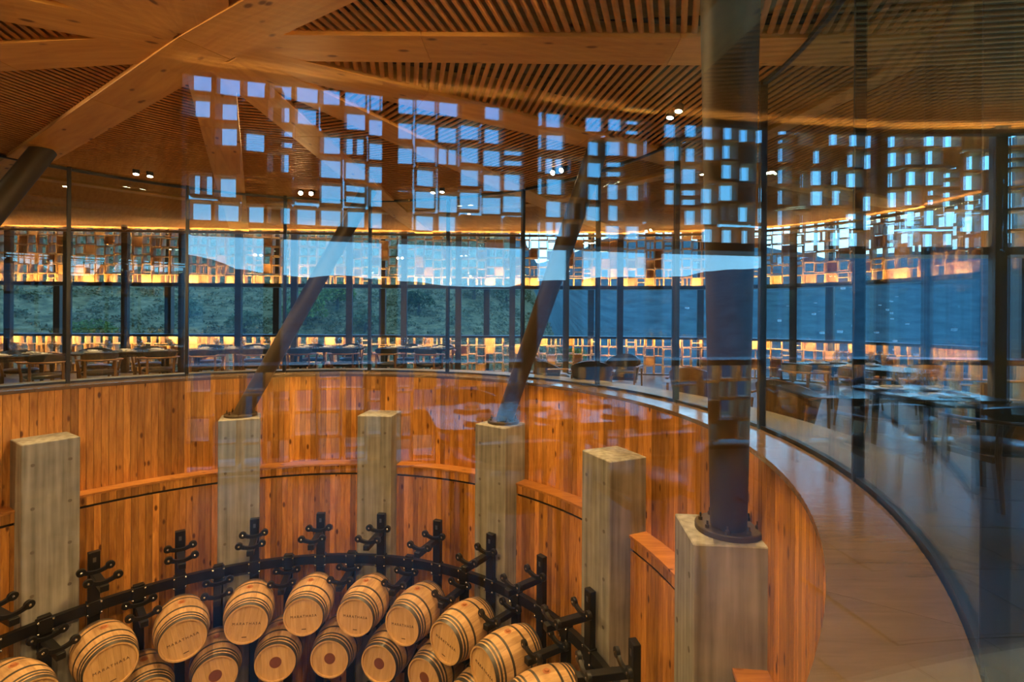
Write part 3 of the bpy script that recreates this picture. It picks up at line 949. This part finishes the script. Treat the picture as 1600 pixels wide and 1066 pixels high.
def make_table():
    t = empty('dining_table')
    m = MB()
    hx, hy, rr = 0.80, 0.42, 0.10
    poly = []
    for cx_, cy_, s_a in ((hx - rr, hy - rr, 0), (-hx + rr, hy - rr, 90), (-hx + rr, -hy + rr, 180), (hx - rr, -hy + rr, 270)):
        for j in range(5):
            an = R(s_a + 22.5 * j); poly.append((cx_ + rr * math.cos(an), cy_ + rr * math.sin(an)))
    n_ = len(poly)
    vs = [(x * 0.985, y * 0.975, 0.72) for x, y in poly] + [(x, y, 0.732) for x, y in poly] + [(x, y, 0.75) for x, y in poly]
    fs = [tuple(range(n_ - 1, -1, -1)), tuple(range(2 * n_, 3 * n_))]
    for l in (0, n_):
        for j in range(n_): fs.append((l + j, l + (j + 1) % n_, l + n_ + (j + 1) % n_, l + n_ + j))
    m.add(vs, fs).build('table_top', M_top, t)
    for sx in (-1, 1):
        for sy in (-1, 1):
            MB().tube([(sx * 0.62, sy * 0.30, 0), (sx * 0.60, sy * 0.28, 0.72)], [0.022, 0.032], 10).build('leg', M_tleg, t, smooth=True)
    MB().box(-0.60, 0.60, -0.27, 0.27, 0.66, 0.72).build('apron', M_tleg, t)
    return t
WG = MB().lathe([(0.0, 0.0), (0.036, 0.0), (0.034, 0.004), (0.005, 0.010), (0.0045, 0.09), (0.012, 0.10), (0.036, 0.125), (0.043, 0.155), (0.040, 0.19), (0.033, 0.22),
                 (0.031, 0.22), (0.038, 0.19), (0.041, 0.155), (0.034, 0.127), (0.0, 0.106)], 16, close=False).mesh('wine_glass', M_wglass, smooth='all')
PLT = MB().lathe([(0.0, 0.0), (0.08, 0.0), (0.14, 0.014), (0.145, 0.018), (0.138, 0.020), (0.08, 0.008), (0.0, 0.008)], 28, close=False).mesh('dinner_plate', M_rim, smooth='all')
NAP = MB().box(-0.05, 0.05, -0.09, 0.09, 0.0, 0.02).mesh('napkin', M_napkin, bevel=0.004)
CH0 = make_chair(); TB0 = make_table(); used = {'c': False, 't': False}
def place_chair(loc, rz, lab):
    o = CH0 if not used['c'] else copy_tree(CH0)
    used['c'] = True
    o.location = loc; o.rotation_euler = (0, 0, rz); o.scale = (FS, FS, FS)
    tag(o, lab, 'chair', 'dark dining armchairs round the tables')
def place_table(x, y, rz, txt, chairs, glasses=6):
    t = TB0 if not used['t'] else copy_tree(TB0)
    used['t'] = True
    t.location = (x, y, ZF); t.rotation_euler = (0, 0, rz); t.scale = (FS, FS, FS)
    tag(t, 'black rectangular dining table laid with glasses, ' + txt, 'table', 'laid dining tables')
    M = Matrix.Translation((x, y, ZF)) @ Matrix.Rotation(rz, 4, 'Z') @ Matrix.Scale(FS, 4)
    for cxx, cyy, cr, ct in chairs:
        p = M @ Vector((cxx, cyy, 0))
        if math.hypot(p.x - CX, p.y - CY) < R_KERB + 0.55: continue
        place_chair((p.x, p.y, ZF), rz + cr + rnd.uniform(-0.12, 0.12), 'black padded armchair with walnut rail, %s, %s' % (ct, txt))
    for gx, gt in ((-0.48, 'left'), (0.0, 'middle'), (0.48, 'right'))[: max(1, glasses // 2)]:
        for gy in (-0.22, 0.22):
            where = '%s %s' % ('near' if gy < 0 else 'far', gt)
            p = M @ Vector((gx, gy, 0.75))
            pl = link('dinner_plate', PLT); pl.location = p; pl.scale = (FS, FS, FS)
            tag(pl, 'pale round plate, %s place, table %s' % (where, txt), 'plate', 'plates on the table ' + txt)
            nq = link('napkin', NAP); nq.location = p + Vector((0, 0, 0.018 * FS)); nq.scale = (FS, FS, FS); nq.rotation_euler = (0, 0, rz + 0.3)
            tag(nq, 'folded white napkin, %s place, table %s' % (where, txt), 'napkin', 'napkins on the table ' + txt)
            for gg in (0.0, 0.09):
                p2 = M @ Vector((gx + 0.20 + gg * 0.3, gy * 0.45 + gg * (1 if gy > 0 else -1), 0.75))
                g = link('wine_glass', WG); g.location = p2; g.scale = (0.86 * FS, 0.86 * FS, 0.78 * FS) if gg else (FS, FS, FS)
                tag(g, '%s clear stemmed glass, %s place, table %s' % ('shorter' if gg else 'taller', where, txt), 'wine glass', 'wine glasses on the table ' + txt)
def px(u, d, z=0):
    return ((u - 800) / F_PX * d, d)
four = [(-0.42, -0.68, 0.0, 'near left side'), (0.42, -0.68, 0.0, 'near right side'), (-0.42, 0.68, math.pi, 'far left side'), (0.42, 0.68, math.pi, 'far right side')]
ends = four[:] 
def on_ring(u, r):
    # point on the ring of radius r seen in the direction of column u, on the far side
    k = (u - 800) / F_PX; d = 30.0
    while math.hypot(k * d - CX, d - CY) > r: d -= 0.02
    return k * d, d
TBL = [(-4, 'at the far left edge'), (198, 'second from the left'), (362, 'third, left of the leaning column'),
       (512, 'fourth, behind the leaning column'), (652, 'fifth, right of the leaning column')]
for u, txt in TBL:
    x, y = on_ring(u, 10.85)
    place_table(x, y, math.atan2(y - CY, x - CX) - R(90), txt, ends)
place_table(6.15, 6.9, R(-92), 'near at the right edge', four, 6)
place_table(8.1, 11.6, R(-65), 'at the right by the windows', four, 4)
place_table(5.0, -1.6, R(-130), 'behind the viewer on the right', four, 6)
place_table(8.7, 2.3, R(-110), 'at right near the lit screen', four, 4)

def make_lounge(m):
    t = empty('lounge_armchair')
    b = MB(); vs = []; fs = []; n_ = 16
    for i in range(n_ + 1):
        u = -1 + 2 * i / n_
        an = R(90 + 98 * u)
        top = 0.78 - 0.20 * abs(u) ** 1.6
        for rr, z in ((0.27, 0.24), (0.31, 0.20), (0.40, top), (0.345, top + 0.015)):
            vs.append((rr * math.cos(an), -rr * math.sin(an) * 0.95, z))
    for i in range(n_):
        q = 4 * i; c = q + 4
        for k in range(4): fs.append((q + k, c + k, c + (k + 1) % 4, q + (k + 1) % 4))
    fs += [(0, 1, 2, 3), (4 * n_ + 3, 4 * n_ + 2, 4 * n_ + 1, 4 * n_)]
    b.add(vs, fs).build('shell', m, t, smooth=True)
    MB().lathe([(0.0, 0.0), (0.29, 0.0), (0.32, 0.03), (0.32, 0.09), (0.27, 0.13), (0.0, 0.14)], 24, Matrix.Translation((0, 0.05, 0.32)), close=False).build('seat_cushion', m, t, smooth=True)
    for sx in (-1, 1):
        MB().tube([(sx * 0.36, 0.33, 0), (sx * 0.37, 0.30, 0.56)], [0.016, 0.024], 8).build('leg', M_cwood, t, smooth=True)
        MB().tube([(sx * 0.34, -0.34, 0), (sx * 0.36, -0.24, 0.50)], [0.016, 0.024], 8).build('leg', M_cwood, t, smooth=True)
        MB().tube([(sx * 0.40, 0.36, 0.56), (sx * 0.42, 0.05, 0.575), (sx * 0.38, -0.22, 0.57)], 0.030, 8, squash=0.5).build('arm_rest', M_cwood, t, smooth=True)
    MB().box(-0.34, 0.34, -0.02, 0.02, 0.27, 0.32).build('stretcher', M_cwood, t)
    return t
LD = make_lounge(M_seat); LT = make_lounge(M_tan)
def put(o, loc, rz, lab, first):
    o = o if first else copy_tree(o)
    o.location = (loc[0], loc[1], ZF); o.rotation_euler = (0, 0, rz); o.scale = (1.45, 1.45, 1.45)
    tag(o, lab, 'armchair', 'low lounge armchairs by the glass ring')
x, y = px(862, 14.6); put(LD, (x, y, 0), R(-75), 'dark leather lounge armchair turned sideways behind the middle column', True)
x, y = px(925, 13.75); put(LD, (x, y, 0), R(-10), 'dark leather lounge armchair with its back to the glass, right of the middle column', False)
x, y = px(972, 15.6); put(LD, (x, y, 0), R(150), 'dark lounge armchair facing the others near the far window post', False)
x, y = px(1085, 12.0); put(LT, (x, y, 0), R(-35), 'brown leather tub armchair left of the upright column', True)
x, y = px(1232, 9.6); put(LT, (x, y, 0), R(-55), 'brown leather tub armchair right of the upright column', False)
# low round table between the lounge chairs
x, y = px(917, 15.4)
t = tag(empty('coffee_table', (x, y, ZF)), 'small round pale-topped coffee table between the lounge armchairs', 'table')
t.scale = (1.45, 1.45, 1.45)
MB().lathe([(0.0, 0.40), (0.30, 0.40), (0.32, 0.415), (0.32, 0.43), (0.0, 0.432)], 28, close=False).build('table_top', M_cwood, t, smooth=True)
MB().tube([(0, 0, 0.02), (0, 0, 0.40)], 0.03, 12).build('stem', M_tleg, t, smooth=True)
MB().lathe([(0.0, 0.0), (0.20, 0.0), (0.20, 0.015), (0.03, 0.03)], 24).build('foot', M_tleg, t, smooth=True)

# ------------------------------------------------------------------ land outside
from mathutils import noise as mnoise
def sm(a, b, x):
    t = max(0.0, min(1.0, (x - a) / (b - a))); return t * t * (3 - 2 * t)
def height(az, r):
    """az in degrees from the view axis, right positive"""
    left = 1 - sm(-6, 14, az) if az > -120 else sm(-175, -125, az)
    x = r * math.sin(R(az)); y = r * math.cos(R(az))
    nz = mnoise.fractal(Vector((x * 0.02, y * 0.02, 0)), 1.0, 2.0, 5)
    hl = -3.0 + (r - 27) * (0.34 + 0.03 * math.sin(R(az * 3))) + 2.0 * nz * sm(27, 70, r)
    far = mnoise.fractal(Vector((x * 0.0022, y * 0.0022, 3)), 1.0, 2.0, 6)
    hr = -4.0 - 38 * sm(25, 170, r) + sm(180, 950, r) * (150 + 48 * far + 22 * math.sin(R(az * 4.0 + 30)))
    if az > 60 or az < -120: hr = -4 - 38 * sm(25, 170, r) + sm(180, 950, r) * (112 + 40 * far)
    k2 = sm(60, 110, az)
    if 60 < az <= 110:
        hr = -4.0 - 38 * sm(25, 170, r) + sm(180, 950, r) * (150 - 38 * k2 + 46 * far + (1 - k2) * 22 * math.sin(R(az * 4.0 + 30)))
    hl = min(hl, 75 + 8 * nz)
    return hl * left + hr * (1 - left)
M_far = plain('forest_far_haze', (0.066, 0.085, 0.075), 0.95, 0, 0.9, 0.07, 0.1)  # bluish tint of aerial haze put into the forest colour
na = 360
def land(name, rs, m):
    mb = MB()
    for r in rs:
        for i in range(na):
            az = -180 + 360 * i / na
            mb.v.append((r * math.sin(R(az)), r * math.cos(R(az)) + 4, height(az, r)))
    for j in range(len(rs) - 1):
        for i in range(na):
            i2 = (i + 1) % na
            mb.f.append((j * na + i, j * na + i2, (j + 1) * na + i2, (j + 1) * na + i))
    return tag(mb.build(name, m, smooth='all'), kind='structure')
land('hillside', [24, 27, 30, 33, 36, 39, 42, 45, 49, 53, 57, 62, 67, 73, 80, 88, 96, 105, 115, 127, 140, 155, 170], M_ground)
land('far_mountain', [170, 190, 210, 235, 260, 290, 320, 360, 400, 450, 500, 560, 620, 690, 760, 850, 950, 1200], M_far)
def gz(az, r): return height(az, r)
ICO = None
def ico():
    import bmesh
    bm = bmesh.new(); bmesh.ops.create_icosphere(bm, subdivisions=2, radius=1.0)
    v = [p.co.copy() for p in bm.verts]; f = [tuple(q.index for q in fc.verts) for fc in bm.faces]
    bm.free(); return v, f
IV, IF = ico()
import bmesh as _bm
b1 = _bm.new(); _bm.ops.create_icosphere(b1, subdivisions=1, radius=1.0)
I1V = [p.co.copy() for p in b1.verts]; I1F = [tuple(q.index for q in fc.verts) for fc in b1.faces]; b1.free()
def leaves(mb, c, sx, sz, n_, k0, k1):
    # n_ small leaf triangles filling a rounded clump
    for _ in range(n_):
        th = rnd.uniform(0, 6.283); u = rnd.uniform(-0.25, 1.0); q = math.sqrt(max(0.0, 1 - u * u)) * rnd.uniform(0.75, 1.05)
        p = c + Vector((math.cos(th) * q * sx, math.sin(th) * q * sx, u * sz))
        k = rnd.uniform(k0, k1)
        a = Vector((rnd.gauss(0, 1), rnd.gauss(0, 1), rnd.gauss(0, 1))).normalized() * k
        b = Vector((rnd.gauss(0, 1), rnd.gauss(0, 1), rnd.gauss(0, 1))).normalized() * k
        m = len(mb.v); mb.v += [tuple(p - a * 0.5), tuple(p + a * 0.5), tuple(p + b)]; mb.f.append((m, m + 1, m + 2))
sc = MB()
for i in range(4200):
    az = rnd.uniform(-49, 24); r = 27.5 + 75 * rnd.random() ** 1.8
    f_ = 0.5 + r / 60
    z = gz(az, r)
    c = Vector((r * math.sin(R(az)), r * math.cos(R(az)) + 4, z - 0.05))
    sx = rnd.uniform(0.2, 0.75) * f_
    leaves(sc, c, sx, sx * rnd.uniform(0.5, 0.9), 34, 0.07 * f_, 0.20 * f_)
tag(sc.build('scrub', M_scrub), 'low grey-green scrub covering the hillside outside the windows', 'scrub', kind='stuff')
def shrub(az, r, s_, mi, lab):
    z = gz(az, r)
    root = tag(empty('shrub', (r * math.sin(R(az)), r * math.cos(R(az)) + 4, z - 0.1)), lab, 'shrub', 'larger shrubs on the hillside')
    m = MB()
    for i in range(12):
        th = rnd.uniform(0, 6.283); u = rnd.uniform(-0.2, 1.0); q = math.sqrt(max(0, 1 - u * u))
        leaves(m, Vector((math.cos(th) * q * s_ * 0.6, math.sin(th) * q * s_ * 0.6, s_ * (0.6 + 0.5 * u))), s_ * 0.45, s_ * 0.42, 150, 0.05 * s_, 0.16 * s_)
    m.build('foliage', M_shrubs[mi], root)
    MB().tube([(0, 0, -0.3), (0.05, 0, s_ * 0.7)], [s_ * 0.10, s_ * 0.06], 7).build('stem', M_stem, root)
def az_px(u): return math.degrees(math.atan2(u - 800, F_PX))
for u, r, s_, mi, lab in [(140, 33, 1.15, 0, 'round dark green shrub left of the second window post'), (25, 34, 1.6, 1, 'bright green shrub at the far left edge of the hillside'),
                          (330, 38, 1.2, 2, 'grey green shrub above the third table'), (440, 40, 1.9, 1, 'large leafy shrub behind the leaning column'),
                          (500, 44, 1.7, 1, 'leafy shrub just right of the leaning column'), (545, 38, 1.3, 2, 'pale shrub beside the fourth mullion'),
                          (640, 42, 1.6, 0, 'dark shrub in the middle of the hillside'), (735, 47, 2.0, 0, 'broad dark shrub right of the fifth mullion'),
                          (790, 52, 1.7, 2, 'grey shrub left of the middle column'), (235, 42, 1.0, 2, 'small grey shrub left of the second mullion'),
                          (905, 60, 2.1, 1, 'green shrub right of the middle column'), (1000, 75, 2.4, 0, 'dark shrub low on the far slope')]:
    shrub(az_px(u), r, s_, mi, lab)
# village on the far mountain
hw_me = MB().box(-5, 5, -4, 4, -2, 5).mesh('house_walls', M_hwall)
rf = MB().add([(-5.4, -4.4, 5), (5.4, -4.4, 5), (5.4, 4.4, 5), (-5.4, 4.4, 5), (-5.4, 0, 7.4), (5.4, 0, 7.4)], [(0, 1, 5, 4), (2, 3, 4, 5), (0, 4, 3), (1, 2, 5), (3, 2, 1, 0)]).mesh('house_roof', M_hroof)
HS = []
while len(HS) < 46:
    u = rnd.uniform(1195, 1420) if len(HS) < 36 else rnd.uniform(1040, 1590); r = rnd.uniform(330, 540)
    az = az_px(u); z = gz(az, r)
    hx_, hy_ = r * math.sin(R(az)), r * math.cos(R(az))
    if any(math.hypot(hx_ - p_, hy_ - q_) < 9 for p_, q_ in HS): continue
    HS.append((hx_, hy_))
    root = tag(empty('village_house', (r * math.sin(R(az)), r * math.cos(R(az)) + 4, z), rnd.uniform(0, 3)), 'tiny white village house scattered on the far blue mountainside', 'house', 'village houses on the far mountain')
    k = rnd.uniform(0.16, 0.32); root.scale = (k, k, k)
    link('walls', hw_me, root); link('roof', rf, root)
print('slat objects', ns, 'objects', len(bpy.data.objects))
